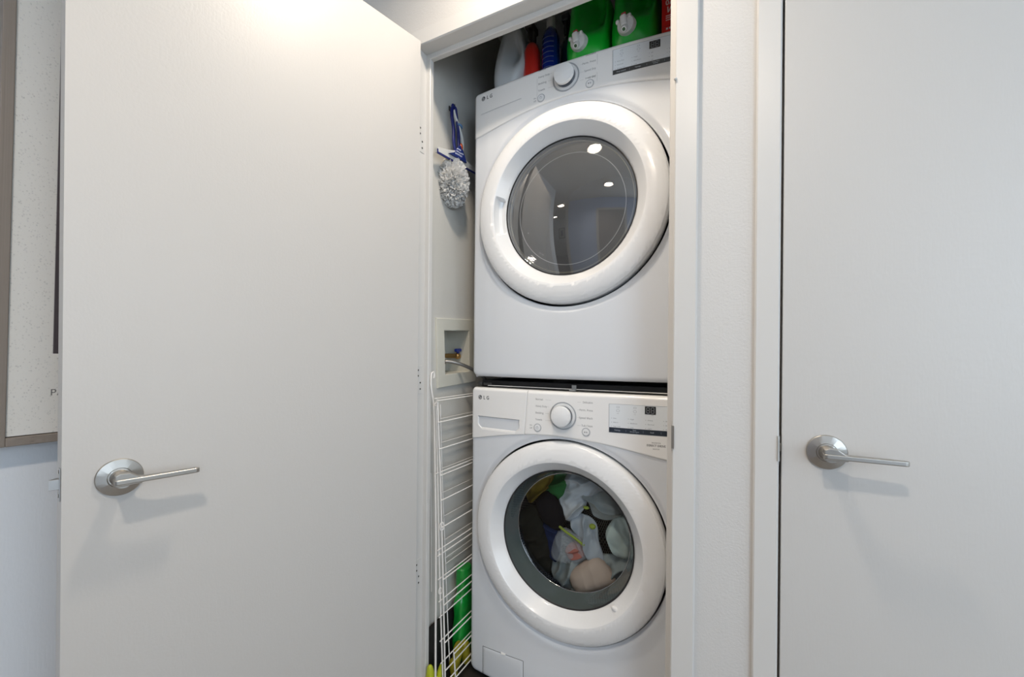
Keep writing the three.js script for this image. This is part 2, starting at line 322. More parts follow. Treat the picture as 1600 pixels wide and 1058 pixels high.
// print on the control panels, drawn in millimetres
function panelPrint(w, h, draw) {
  return canvasTexture(2048, Math.round(2048 * h / w), (c, W, H) => {
    c.fillStyle = '#ffffff'; c.fillRect(0, 0, W, H);
    const k = W / (w * 1000); c.save(); c.scale(k, k); draw(c, w * 1000, h * 1000); c.restore();
  });
}
function txt(c, s, x, y, size, color = '#77797c', align = 'left', weight = '') { c.fillStyle = color; c.textAlign = align; c.font = `${weight} ${size}px sans-serif`; c.fillText(s, x, y); }
function logo(c, x, y) {                              // round emblem and two letters
  c.fillStyle = '#55565a'; c.beginPath(); c.arc(x, y, 7.6, 0, 7); c.fill();
  c.strokeStyle = '#f2f2f2'; c.lineWidth = 1.1; c.beginPath(); c.arc(x, y, 5.4, 0.0, 4.9); c.moveTo(x + 5.4, y); c.lineTo(x + 1.5, y); c.moveTo(x, y - 3); c.lineTo(x, y + 3); c.lineTo(x + 2.2, y + 3); c.stroke();
  c.fillStyle = '#f2f2f2'; c.beginPath(); c.arc(x - 2.6, y - 2.2, 0.9, 0, 7); c.fill();
  txt(c, 'L', x + 13, y + 6.1, 17, '#66676a', 'left', 'bold'); txt(c, 'G', x + 26, y + 6.1, 17, '#66676a', 'left', 'bold');
}
function dialPrint(c, cx, cy, left, right) {
  c.strokeStyle = '#b9bbbd'; c.lineWidth = 0.5;
  left.forEach((s, i) => { const y = cy - 45 + i * 21; txt(c, s, cx - 92, y + 2.5, 7.6, '#8a8c8f'); c.beginPath(); c.moveTo(cx - 58, y); c.lineTo(cx - 45 + 6 * (i % 3 ? 0 : 1), y); c.stroke(); });
  right.forEach((s, i) => { const y = cy - 44 + i * 23; txt(c, s, cx + 92, y + 2.5, 7.6, '#8a8c8f', 'right'); c.beginPath(); c.moveTo(cx + 45, y); c.lineTo(cx + 56, y); c.stroke(); });
}
function displayPrint(cols, bar, rows) {
  return canvasTexture(1024, 512, (c, W, H) => {
    c.fillStyle = '#e9eff4'; c.fillRect(0, 0, W, H);
    c.fillStyle = bar; c.fillRect(0, H - 92, W, 92);
    const n = cols.length;
    cols.forEach((s, i) => {
      const x = 105 + i * 250;
      s.split('|').forEach((w, k, all) => txt(c, w, x + 20, H - 48 + (all.length > 1 ? -8 + k * 30 : 14), all.length > 1 ? 27 : 34, '#c3cbd4', 'center'));
      if (i) { c.fillStyle = '#8f98a4'; c.fillRect(x - 106, H - 66, 3, 40); }
      rows[i].forEach((r, k) => { c.fillStyle = '#9aa2aa'; c.beginPath(); c.arc(x - 70, 255 + k * 72, 5, 0, 7); c.fill(); txt(c, r, x - 45, 266 + k * 72, 28, '#8d959d'); });
      if (i < 3) { c.strokeStyle = '#a0a8b0'; c.lineWidth = 4; c.strokeRect(x + 8, 40, 34, 26); c.beginPath(); c.arc(x + 25, 118, 22, 0, 7); c.stroke(); c.beginPath(); c.moveTo(x + 8, 170); c.lineTo(x + 42, 170); c.stroke(); }
    });
  });
}
const digits = canvasTexture(256, 192, (c, W, H) => {  // two seven-segment figures, unlit
  c.fillStyle = '#17191d'; c.fillRect(0, 0, W, H); c.strokeStyle = '#8b8f94'; c.lineWidth = 13; c.setLineDash([]);
  for (const x of [40, 148]) { c.strokeRect(x, 28, 68, 68); c.strokeRect(x, 96, 68, 68); }
  c.strokeStyle = '#17191d'; c.lineWidth = 5;
  for (const x of [40, 108, 148, 216]) for (const y of [28, 96, 164]) { c.beginPath(); c.moveTo(x - 10, y - 10); c.lineTo(x + 10, y + 10); c.moveTo(x - 10, y + 10); c.lineTo(x + 10, y - 10); c.stroke(); }
});
function knobParts(t, y) {
  const k = sub('program_knob', t, [0, y, bow(0) + 0.003]);
  part('dial_ring', turned([[0.0, 0.0010], [0.0385, 0.0010], [0.0405, 0.0022], [0.0418, 0.0022], [0.0424, 0.0]].reverse(), 96, 0.4), M.greyRing, k);
  part('dial_plate', turned([[0.0, 0.0018], [0.0375, 0.0018], [0.0385, 0.0008]].reverse(), 96, 0.4), M.plastic, k);
  part('knob_skirt', turned([[0.0, 0.0155], [0.0303, 0.0155], [0.0308, 0.002]].reverse(), 96, 0.5), M.darkChrome, k);
  part('knob_cap', turned([[0.0, 0.0240], [0.0283, 0.0237], [0.0297, 0.0231], [0.0305, 0.0219], [0.0308, 0.0200], [0.0310, 0.0150], [0.0, 0.0150]].reverse(), 96, 0.45), M.plastic, k);
}
function button(t, x, y, mark) {
  const b = sub('button', t, [x, y, bow(x) + 0.003]);
  part('button_rim', turned([[0.0105, 0.0], [0.0108, 0.0012], [0.0124, 0.0012], [0.0128, 0.0]].reverse(), 48, 0.4), M.greyRing, b);
  part('button_cap', turned([[0.0, 0.0028], [0.0085, 0.0026], [0.0102, 0.0016], [0.0104, 0.0]].reverse(), 48, 0.7), M.plastic, b);
  const z0 = 0.0027, z1 = 0.0031, mk = M.greyRing;
  if (mark === 'power') part('power_mark', [new THREE.TorusGeometry(0.0036, 0.0005, 6, 24).translate(0, 0, z1), box(-0.0005, 0.0005, 0.001, 0.005, z0, z1 + 0.0003)], mk, b);
  else part('start_mark', [new THREE.CylinderGeometry(0.0022, 0.0022, 0.0006, 3).rotateX(Math.PI / 2).rotateZ(Math.PI / 2).translate(-0.003, 0, z1), box(0.0015, 0.0022, -0.002, 0.002, z0, z1 + 0.0002), box(0.0035, 0.0042, -0.002, 0.002, z0, z1 + 0.0002)], std(lin(0.03, 0.03, 0.03), 0.5), b);
}
function displayParts(t, x0, x1, y0, y1, print, d) {
  const g = uvBox(grid(24, 4, (u, v) => { const x = x0 + (x1 - x0) * u; return [x, y0 + (y1 - y0) * v, bow(x) + 0.0036]; }), x0, x1, y0, y1);
  const p = part('display', g, phys(lin(0.93, 0.93, 0.93), 0.3, { map: print, clearcoat: 0.6, clearcoatRoughness: 0.08 }), t);
  part('display_border', [box(x0 - 0.0012, x0, y0, y1, bow(x0), bow(x0) + 0.0042), ...[0, 1, 2, 3].flatMap((k) => { const a = x0 + (x1 - x0) * k / 4, b = x0 + (x1 - x0) * (k + 1) / 4; return [rod([a, y1, bow(a) + 0.0035], [b, y1, bow(b) + 0.0035], 0.0007, 6)]; })], M.greyRing, p);
  const [a, b, c, e] = d;
  part('digit_window', uvBox(grid(8, 2, (u, v) => { const x = a + (b - a) * u; return [x, c + (e - c) * v, bow(x) + 0.0042]; }), a, b, c, e), phys(lin(0.9, 0.9, 0.9), 0.2, { map: digits, clearcoat: 0.6 }), p);
}
function cabinet(H) {
  return [rbox(0.012, H - 0.012, 0.70, 0.004, -HW + 0.007, H / 2 + 0.003, -0.37), rbox(0.012, H - 0.012, 0.70, 0.004, HW - 0.007, H / 2 + 0.003, -0.37),
    rbox(2 * HW - 0.004, 0.02, 0.70, 0.004, 0, H - 0.013, -0.37), box(-HW + 0.004, HW - 0.004, 0.012, 0.03, -0.71, -0.02), box(-HW + 0.004, HW - 0.004, 0.012, H - 0.01, -0.72, -0.705)];
}

// ---- washing machine
{
  const H = 0.985, yc = 0.5305, t = thing('washing_machine', 'white front-loading washing machine at the bottom of the stack, clothes behind its glass', 'washing machine', [HW, 0, 0]);
  part('cabinet', cabinet(H), M.enamel, t);
  for (const [x, z] of [[-0.29, -0.06], [0.29, -0.06], [-0.29, -0.66], [0.29, -0.66]]) part('foot', upright([[0, 0], [0.022, 0], [0.022, 0.008], [0.012, 0.014], [0, 0.014]], 24).translate(x, 0, z), M.darkRubber, t);
  part('front_panel', frontPanel(H, yc, 0.3085), M.enamel, t);
  const seam = (x) => { const a = Math.abs(x + 0.02) / 0.32; return 0.8085 + 0.0395 * Math.max(0, 1 - a * a) ** 1.25 - (x > 0 ? 0.001 : 0); };
  const top = (x) => H - (Math.abs(x) > HW - 0.014 ? 0.014 - Math.sqrt(Math.max(0, 0.014 ** 2 - (Math.abs(x) - HW + 0.014) ** 2)) : 0);
  const split = (y) => -0.1314 + (y - 0.8386) / 0.1414 * 0.0113;
  const px = [-HW, HW, 0.80, H];
  const print = panelPrint(2 * HW, 0.185, (c, w, h) => {
    const X = (x) => x * 1000 + 343, Y = (y) => (H - y) * 1000;
    logo(c, X(-0.305), Y(0.9515));
    dialPrint(c, X(0), Y(0.9125), ['Normal', 'Heavy Duty', 'Bedding', 'Towels'], ['Delicates', 'Perm. Press', 'Speed Wash', 'Tub Clean']);
    txt(c, 'On', X(-0.112), Y(0.873), 6.5, '#8a8c8f'); txt(c, 'Off', X(-0.112), Y(0.864), 6.5, '#8a8c8f');
    txt(c, 'INVERTER', X(0.268), Y(0.853), 5.5, '#8a8c8f', 'center'); txt(c, 'DIRECT DRIVE', X(0.268), Y(0.8445), 7.6, '#4d4f53', 'center', 'bold'); txt(c, 'MOTOR', X(0.268), Y(0.837), 5, '#8a8c8f', 'center');
    c.fillStyle = '#2d2f33'; c.fillRect(X(0.3055), Y(0.853), 3.2, 13);
  });
  const printed = phys(lin(0.86, 0.86, 0.855), 0.25, { map: print, clearcoat: 0.5, clearcoatRoughness: 0.1 });  // panel whitened in place of the light an upward tilt would catch
  part('control_panel', uvBox(plate(120, 60, split, () => HW, seam, top, 0.003, { left: 0.0012, right: 0.012, bottom: 0.003, top: 0.012 }), ...px), printed, t);
  const pocket = (x, y) => {                          // finger recess of the detergent drawer
    const x0 = -0.3125, x1 = -0.151, y0 = 0.845, y1 = 0.887, s = (y1 - y) / (y1 - y0), inset = 0.014 * smooth(0.55, 1, s);
    if (x < x0 + inset || x > x1 - inset || y < y0 || y > y1) return 0;
    return 0.036 * (1 - smooth(0.40, 0.95, s)) + 0.001;
  };
  const dr = part('detergent_drawer', uvBox(plate(150, 124, () => -HW, (y) => split(y) - 0.0015, seam, top, 0.003, { left: 0.012, right: 0.0012, bottom: 0.003, top: 0.012 }, pocket), ...px), printed, t);
  dr.userData.label = 'detergent drawer front with a recessed finger grip';
  knobParts(t, 0.9125); button(t, -0.084, 0.8695, 'power'); button(t, 0.0719, 0.8697, 'start');
  displayParts(t, 0.140, 0.332, 0.8755, 0.9575, displayPrint(['Temp.', 'Spin|Rinse+Spin', 'Soil', 'Rinse+|Delay'], '#1f2937', [['Hot', 'Warm', 'Tap Cold'], ['High', 'Medium', 'Low'], ['Heavy', 'Normal', 'Light'], ['Rinse+', 'Remote', 'Wi-Fi']]), [0.2378, 0.2668, 0.9333, 0.9553]);
  const d = sub('door', t, [0, yc, 0]);
  part('door_ring', doorRing(0), M.plastic, d);
  part('bowl_wall', turned([[0.2105, 0.003], [0.2085, -0.002], [0.203, -0.014], [0.198, -0.030], [0.192, -0.046], [0.187, -0.056]].reverse(), 128, 0), phys(lin(0.08, 0.10, 0.10), 0.06, { transparent: true, opacity: 0.88, clearcoat: 1, clearcoatRoughness: 0.03 }), d);
  part('glass_rim', turned([[0.2065, 0.0030], [0.2085, 0.0052], [0.2112, 0.0050], [0.2120, 0.0015]], 128, 0.6), M.darkRubber, d);
  part('bowl_glass', turned([[0.187, -0.056], [0.182, -0.061], [0.172, -0.0655], [0.0, -0.071]].reverse(), 128, 0), M.clearGlass, d);
  part('bowl_rim', new THREE.TorusGeometry(0.187, 0.0011, 8, 160).translate(0, 0, -0.056), M.chrome, d);
  part('door_bumper', new THREE.SphereGeometry(0.011, 24, 14).scale(1, 0.62, 0.6).rotateZ(-0.5).translate(0.2245 * Math.cos(-0.77), 0.2245 * Math.sin(-0.77), 0.024), M.white, d);
  part('seal', turned([[0.212, 0.001], [0.232, -0.006], [0.238, -0.028], [0.228, -0.046], [0.236, -0.060], [0.229, -0.074], [0.236, -0.088], [0.262, -0.098], [0.300, -0.100], [0.305, -0.03]].reverse(), 96, 0), M.rubber, t).position.y = yc;
  const holes = dataTexture(128, (u, v) => { const f = (a) => a - Math.round(a); let m = 1; for (const [a, b] of [[0, 0], [0.5, 0.5]]) { const q = Math.hypot(f(u * 4 - a), f(v * 4 - b)); if (q < 0.24) m = 0.12; } const g = m * 190; return [g, g, g]; }, true);
  holes.repeat.set(44, 12);
  const drumMat = std(lin(0.55, 0.56, 0.57), 0.35, { metalness: 0.7, map: holes });
  part('drum', turned([[0.245, -0.092], [0.250, -0.10], [0.250, -0.40], [0.235, -0.43], [0.0, -0.44]].reverse(), 96, 0.8), drumMat, t).position.y = yc;
  // pump access flap low on the left
  const flap = part('pump_flap', plate(24, 16, () => -0.285, () => -0.130, () => 0.020, (x) => 0.111 + (x + 0.285) * 0.066, 0.0012, { side: 0.0012, bottom: 0.0012, top: 0.0012 }), M.enamel, t);
  part('flap_catch', [rbox(0.016, 0.004, 0.004, 0.001, -0.203, 0.1175, bow(0.203) + 0.0012), box(-0.212, -0.194, 0.1195, 0.1210, bow(0.203) - 0.002, bow(0.203) + 0.0016)], M.white, flap);
  part('flap_gap', [[-0.2862, 0.0195, -0.2862, 0.1118], [-0.2862, 0.1118, -0.1288, 0.1222], [-0.1288, 0.1222, -0.1288, 0.0195]].flatMap(([a, b, c, e]) => [0, 1, 2, 3, 4, 5].map((k) => { const p = (s) => { const x = a + (c - a) * s, y = b + (e - b) * s; return [x, y, bow(x) - 0.0004]; }; return rod(p(k / 6), p((k + 1) / 6), 0.0009, 6); })), M.darkRubber, flap);
}

// ---- dryer
{
  const H = 0.9816, yb = EYE - 0.083, yc = 0.5436, t = thing('clothes_dryer', 'white front-loading dryer on top of the stack with a dark reflecting round window', 'clothes dryer', [HW, yb, 0]);
  part('cabinet', cabinet(H), M.enamel, t);
  part('front_panel', frontPanel(H, yc, 0.3085), M.enamel, t);
  const seam = (x) => { const a = Math.abs(x - 0.035) / 0.36; return 0.828 + 0.0435 * Math.max(0, 1 - a * a) ** 1.3; };
  const top = (x) => H - (Math.abs(x) > HW - 0.016 ? 0.016 - Math.sqrt(Math.max(0, 0.016 ** 2 - (Math.abs(x) - HW + 0.016) ** 2)) : 0);
  const px = [-HW, HW, 0.80, H];
  const print = panelPrint(2 * HW, 0.1816, (c) => {
    const X = (x) => x * 1000 + 343, Y = (y) => (H - y) * 1000;
    logo(c, X(-0.302), Y(0.9545));
    dialPrint(c, X(0), Y(0.930), ['Normal', 'Heavy Duty', 'Bedding', 'Towels'], ['Delicates', 'Perm. Press', 'Speed Dry', 'Air Dry']);
    txt(c, 'Small Load', X(0.092), Y(0.904), 6.5, '#8a8c8f', 'right');
    c.strokeStyle = '#b9bbbd'; c.lineWidth = 0.6; c.strokeRect(X(-0.096), Y(0.952), 0.01, 62); c.strokeRect(X(0.096), Y(0.968), 0.01, 30); c.strokeRect(X(0.096), Y(0.915), 0.01, 26);
    txt(c, 'On', X(-0.108), Y(0.890), 6.5, '#8a8c8f'); txt(c, 'Off', X(-0.108), Y(0.881), 6.5, '#8a8c8f');
  });
  const printed = phys(lin(0.86, 0.86, 0.855), 0.25, { map: print, clearcoat: 0.5, clearcoatRoughness: 0.1 });  // same whitened base as the washer panel, light put into the colour
  part('control_panel', uvBox(plate(140, 60, () => -HW, () => HW, seam, top, 0.003, { side: 0.013, bottom: 0.0022, top: 0.012 }, (x, y) => (x > -0.312 && x < -0.152 && Math.abs(y - (0.9035 + (x + 0.312) * 0.0275)) < 0.0012 ? 0.0012 : 0)), ...px), printed, t);
  part('embossed_line', [0, 1, 2, 3].map((k) => { const p = (s) => { const x = -0.312 + 0.160 * s; return [x, 0.9035 + 0.0044 * s, bow(x) + 0.0029]; }; return rod(p(k / 4), p((k + 1) / 4), 0.0006, 6); }), M.greyRing, t);
  knobParts(t, 0.9275); button(t, -0.0818, 0.8878, 'power'); button(t, 0.0743, 0.8872, 'start');
  displayParts(t, 0.142, 0.332, 0.8930, 0.9650, displayPrint(['Dry Level', 'Temp.', 'Time Dry|Delay', 'More|Less'], '#25282a', [['Very Dry', 'Normal', 'Damp Dry'], ['High', 'Medium', 'Low'], ['60', '40', '20'], ['Signal', 'Care', 'Wi-Fi']]), [0.2412, 0.2700, 0.9395, 0.9605]);
  const d = sub('door', t, [0, yc, 0]);
  part('door_ring', doorRing(Math.PI + 0.02), M.plastic, d);
  const R = 0.60;
  part('door_glass', turned([...Array(25)].map((_, k) => { const r = 0.2105 * k / 24; return [r, 0.003 + (0.2105 ** 2 - r * r) / (2 * R)]; }), 128, 0), M.dryerGlass, d);
  part('glass_rim', turned([[0.2075, 0.0035], [0.2090, 0.0058], [0.2112, 0.0055], [0.2118, 0.002]], 128, 0.6), M.darkRubber, d);
  part('inner_bowl', turned([[0.208, -0.002], [0.196, -0.010], [0.186, -0.016], [0.176, -0.022], [0.170, -0.034], [0.160, -0.050], [0.0, -0.060]].reverse(), 128, 0), M.clearGlass, d);
  part('bowl_rim', new THREE.TorusGeometry(0.1735, 0.0013, 8, 160).translate(0, 0, -0.020), M.white, d);
  part('bevel_ring', new THREE.TorusGeometry(0.2005, 0.0012, 8, 160).translate(0, 0, -0.005), std(lin(0.55, 0.52, 0.36), 0.3), d);
  part('door_catch', rbox(0.005, 0.012, 0.006, 0.001, 0.2985, -0.028, 0.022), M.darkRubber, d);
  part('seal', turned([[0.212, -0.004], [0.235, -0.02], [0.24, -0.07], [0.30, -0.08], [0.305, -0.02]].reverse(), 96, 0), M.rubber, t).position.y = yc;
  part('drum', turned([[0.245, -0.075], [0.250, -0.08], [0.250, -0.42], [0.0, -0.45]].reverse(), 96, 0.8), M.drum, t).position.y = yc;
}
// ---- the kit that carries the dryer on the washer
{
  const t = thing('stacking_kit', 'black stacking bracket in the gap between washer and dryer', 'bracket', [HW, EYE - 0.1075, 0]);
  part('side_rail', rbox(0.03, 0.024, 0.6, 0.002, -0.31, 0.0115, -0.34), M.black, t);
  part('side_rail', rbox(0.03, 0.024, 0.6, 0.002, 0.31, 0.0115, -0.34), M.black, t);
  part('front_rail', rbox(0.60, 0.019, 0.02, 0.002, 0, 0.0125, -0.045), M.black, t);
  part('lid_strip', rbox(0.60, 0.0022, 0.010, 0.0008, 0.02, 0.0070, -0.004), M.greyPlastic, t);
  const c = part('clip', [rbox(0.014, 0.016, 0.004, 0.001, 0.027, 0.012, 0.004), rbox(0.018, 0.005, 0.010, 0.001, 0.023, 0.0045, 0.008)], std(lin(0.22, 0.23, 0.23), 0.5), t);
  part('corner_block', [rbox(0.016, 0.012, 0.012, 0.002, -0.315, 0.0125, -0.010), rbox(0.03, 0.008, 0.006, 0.001, -0.285, 0.011, -0.008)], std(lin(0.035, 0.035, 0.035), 0.5), t);
}
// ---------------------------------------------------------------- picture on the left wall
{
  const t = thing('framed_picture', 'large framed print with pale speckled mat hanging on the left wall behind the open door', 'picture', [-0.42, 0.917, 0.973]);
  t.rotation.x = -0.012;
  const W = 0.72, Hh = 1.02, f = 0.0165, d = 0.034;    // runs from the near edge towards the closet (-z)
  const wood = canvasTexture(256, 256, (c, w, h) => {
    c.fillStyle = '#8f847a'; c.fillRect(0, 0, w, h);
    for (let k = 0; k < 260; k++) { const g = 105 + rnd() * 60; c.fillStyle = `rgba(${g},${g - 9},${g - 18},0.35)`; c.fillRect(rnd() * w, rnd() * h, 1 + rnd() * 2, 30 + rnd() * 120); }
  });
  wood.wrapS = wood.wrapT = THREE.RepeatWrapping;
  const woodM = std(lin(0.95, 0.95, 0.95), 0.6, { map: wood });
  const z0 = 0.012, z1 = z0 - W;
  part('frame_side', rbox(d, Hh, f, 0.0015, d / 2, Hh / 2, z0 - f / 2), woodM, t);
  part('frame_side', rbox(d, Hh, f, 0.0015, d / 2, Hh / 2, z1 + f / 2), woodM, t);
  part('frame_side', rbox(d, f, W - 2 * f, 0.0015, d / 2, f / 2, (z0 + z1) / 2), woodM, t);
  part('frame_side', rbox(d, f, W - 2 * f, 0.0015, d / 2, Hh - f / 2, (z0 + z1) / 2), woodM, t);
  const pw = W - 2 * f - 0.003, ph = Hh - 2 * f - 0.003;
  const print = canvasTexture(1024, Math.round(1024 * ph / pw), (c, w, h) => {
    const k = w / pw;
    c.fillStyle = '#ebe8e2'; c.fillRect(0, 0, w, h);
    for (let q = 0; q < 26000; q++) { const g = 175 + rnd() * 65; c.fillStyle = `rgba(${g},${g - 2},${g - 6},0.45)`; const s = 1 + rnd() * 2.2; c.fillRect(rnd() * w, rnd() * h, s, s * (0.6 + rnd())); }
    c.fillStyle = '#4a4246'; c.fillRect(0.0585 * k, 0.06 * k, w - 0.117 * k, h - 0.06 * k - 0.155 * k);
    txt(c, 'PA', 0.0555 * k, h - 0.073 * k, 0.017 * k, '#5b5856');
  });
  const g = new THREE.PlaneGeometry(pw, ph).rotateY(Math.PI / 2);
  part('print', [box(0.004, 0.0259, f + 0.0015, Hh - f - 0.0015, z1 + f + 0.0015, z0 - f - 0.0015)], std(lin(0.5, 0.5, 0.48), 0.8), t);
  part('print_face', g.translate(0.0262, Hh / 2, (z0 + z1) / 2), std(lin(0.95, 0.95, 0.95), 0.75, { map: print }), t);
}
// small picture at the end of the side passage (seen in the dryer window)
{
  const t = thing('framed_picture', 'small dark framed picture at the far end of the side passage', 'picture', [-1.75, 1.15, 5.5]);
  t.rotation.y = Math.PI;
  part('frame', [box(-0.25, 0.25, 0, 0.03, 0, 0.03), box(-0.25, 0.25, 0.67, 0.7, 0, 0.03), box(-0.25, -0.22, 0, 0.7, 0, 0.03), box(0.22, 0.25, 0, 0.7, 0, 0.03)], std(lin(0.05, 0.045, 0.04), 0.5), t);
  part('mat', box(-0.22, 0.22, 0.03, 0.67, 0.004, 0.012), std(lin(0.45, 0.44, 0.38), 0.8), t);
  part('image', box(-0.10, 0.10, 0.18, 0.54, 0.012, 0.014), std(lin(0.05, 0.05, 0.05), 0.8), t);
}
// dark door in the wall opposite the closet (seen in the dryer window)
{
  const d = structGroup('door_3', [1.0, 0, 2.4]);
  part('door_panel', rbox(0.76, 2.03, 0.03, 0.002, 0, 1.015, -0.006), std(lin(0.32, 0.31, 0.30), 0.5), d);
  part('casing', [box(-0.45, -0.38, 0, 2.1, -0.02, 0), box(0.38, 0.45, 0, 2.1, -0.02, 0), box(-0.45, 0.45, 2.03, 2.1, -0.02, 0)], M.trim, d);
}

// ---------------------------------------------------------------- outlet box with valves and hose in the closet wall
{
  const t = thing('outlet_box', 'beige washer outlet box recessed in the closet wall beside the dryer', 'outlet box', [-0.1, OB.y, OB.z]);
  t.rotation.x = 0.05;
  const s = OB.s, i = 0.077;
  const fr = new THREE.Shape([[-s, -s], [s, -s], [s, s], [-s, s]].map((p) => new THREE.Vector2(...p)));
  fr.holes.push(new THREE.Path([[-i, -i], [-i, i], [i, i], [i, -i]].map((p) => new THREE.Vector2(...p))));
  part('face_frame', new THREE.ExtrudeGeometry(fr, { depth: 0.005, bevelEnabled: true, bevelThickness: 0.002, bevelSize: 0.002, bevelOffset: -0.002, bevelSegments: 2 }).rotateY(Math.PI / 2).translate(0.0, 0, 0), M.boxPlastic, t);
  part('box_shell', [box(-0.095, 0, -i - 0.003, -i, -i, i), box(-0.095, 0, i, i + 0.003, -i, i), box(-0.095, 0, -i, i, -i - 0.003, -i), box(-0.095, 0, -i, i, i, i + 0.003), box(-0.098, -0.095, -i, i, -i, i)], M.boxPlastic, t);
  const v = sub('cold_valve', t, [-0.040, -0.018, -0.066]);
  part('valve_body', [rod([-0.055, 0, 0], [0.004, 0, 0], 0.009, 16), new THREE.SphereGeometry(0.0125, 20, 14), rod([0, -0.002, 0], [0, -0.002, -0.022], 0.0085, 16), rod([0, -0.002, -0.016], [0, -0.002, -0.026], 0.011, 6), rod([0, 0, 0], [0, 0.016, 0], 0.005, 12)], M.brass, v);
  part('valve_lever', [rbox(0.014, 0.012, 0.036, 0.003, 0.004, 0.022, 0.0), rbox(0.008, 0.014, 0.010, 0.002, 0.002, 0.012, 0)], M.blueHandle, v);
  const w = sub('hot_valve', t, [-0.05, -0.034, 0.052]);
  part('valve_body', [rod([0, -0.043, 0], [0, 0.028, 0], 0.009, 16), new THREE.SphereGeometry(0.011, 20, 14), rod([0, 0, 0], [0.014, 0, -0.006], 0.0085, 6)], std(lin(0.12, 0.08, 0.04), 0.4, { metalness: 0.8 }), w);
  const h = thing('supply_hose', 'braided steel supply hose curving out of the outlet box', 'hose', [0, 0, 0]);
  part('hose', tube([[-0.132, 1.0685, 0.004], [-0.112, 1.0705, -0.010], [-0.085, 1.064, -0.035], [-0.058, 1.046, -0.075], [-0.042, 1.020, -0.125], [-0.036, 0.96, -0.20], [-0.034, 0.86, -0.26]], 0.0062, 60, 12), M.hose, h);
  part('hose_nut', rod([-0.136, 1.0675, 0.008], [-0.118, 1.0705, -0.005], 0.0095, 6), std(lin(0.12, 0.08, 0.04), 0.4, { metalness: 0.8 }), h);
  const k = thing('supply_hose', 'second supply hose running from the blue-handled valve', 'hose', [0, 0, 0]);
  part('hose', tube([[-0.145, 1.082, -0.128], [-0.13, 1.080, -0.16], [-0.085, 1.078, -0.19], [-0.05, 1.06, -0.24], [-0.04, 0.9, -0.30]], 0.006, 40, 10), M.hose, k);
}

// ---------------------------------------------------------------- folded wire drying rack
{
  const t = thing('drying_rack', 'folded white wire drying rack hanging beside the washing machine', 'drying rack', [0, 0, 0]);
  // one wire panel: two side rails (through points [x, y, z]) 0.6 m apart and the rungs between them
  function panel(name, near, rungs, r, ends) {
    const p = sub(name, t);
    const at = (y) => { for (let k = 0; k < near.length - 1; k++) if (y >= near[k + 1][1] || k === near.length - 2) { const A = near[k], B = near[k + 1], q = (y - A[1]) / (B[1] - A[1]); return [A[0] + (B[0] - A[0]) * q, A[2] + (B[2] - A[2]) * q]; } };
    for (const dz of [0, -0.60]) part('side_rail', tube(near.map(([x, y, z]) => [x, y, z + dz]), r * 1.3, 30, 8), M.wire, p);
    for (const y of rungs) { const [x, z] = at(y); part('rung', rod([x + r, y, z + 0.005 + (ends ?? 0)], [x + r, y, z - 0.605], r, 6), M.wire, p); }
    return p;
  }
  panel('back_panel', [[-0.086, 0.925, 0.065], [-0.086, 0.663, 0.050], [-0.086, 0.411, 0.030], [-0.060, 0.151, 0.045], [-0.049, 0.044, 0.049]], [0.876, 0.794, 0.704, 0.620, 0.536, 0.452, 0.389, 0.369], 0.0017);
  panel('front_panel', [[-0.034, 0.952, 0.148], [-0.028, 0.705, 0.138], [-0.022, 0.469, 0.132], [-0.016, 0.212, 0.127], [-0.012, 0.04, 0.124]], [0.948, 0.879, 0.794, 0.709, 0.629, 0.543, 0.375, 0.293, 0.172, 0.083, 0.044], 0.0021);
  panel('lower_panel', [[-0.049, 0.956, 0.1355], [-0.042, 0.702, 0.133], [-0.035, 0.466, 0.132], [-0.029, 0.260, 0.128], [-0.021, 0.03, 0.123]], [0.953, 0.714, 0.469, 0.451, 0.376, 0.305, 0.255, 0.179, 0.108], 0.0020, 0.006);
  panel('foot_panel', [[-0.008, 0.118, 0.084], [-0.008, 0.024, 0.073]], [0.113, 0.028], 0.0020);
  const hk = sub('hanger', t);
  for (const dz of [0, -0.55]) {
    part('hook', tube([[-0.031, 0.03, 0.150 + dz], [-0.039, 0.264, 0.1415 + dz], [-0.046, 0.485, 0.134 + dz], [-0.054, 0.710, 0.131 + dz], [-0.061, 0.925, 0.132 + dz], [-0.062, 0.952, 0.136 + dz], [-0.063, 0.982, 0.143 + dz], [-0.064, 1.010, 0.144 + dz], [-0.065, 1.030, 0.141 + dz], [-0.065, 1.040, 0.135 + dz], [-0.065, 1.036, 0.127 + dz], [-0.065, 1.018, 0.129 + dz]], 0.0033, 90, 8), M.wire, hk);
    part('stay', rod([-0.088, 0.700, 0.111 + dz], [-0.088, 0.304, 0.102 + dz], 0.0018), M.wire, hk);
  }
  for (const ring of [new THREE.TorusGeometry(0.007, 0.0018, 6, 20).scale(1, 1.8, 1).rotateY(1.1).translate(-0.023, 0.545, 0.134), new THREE.TorusGeometry(0.006, 0.0016, 6, 20).scale(1, 1.6, 1).rotateY(1.1).translate(-0.030, 0.335, 0.130), new THREE.TorusGeometry(0.005, 0.0015, 6, 20).rotateY(1.1).translate(-0.045, 0.935, 0.140)]) part('hinge_ring', ring, M.wire, hk);
}

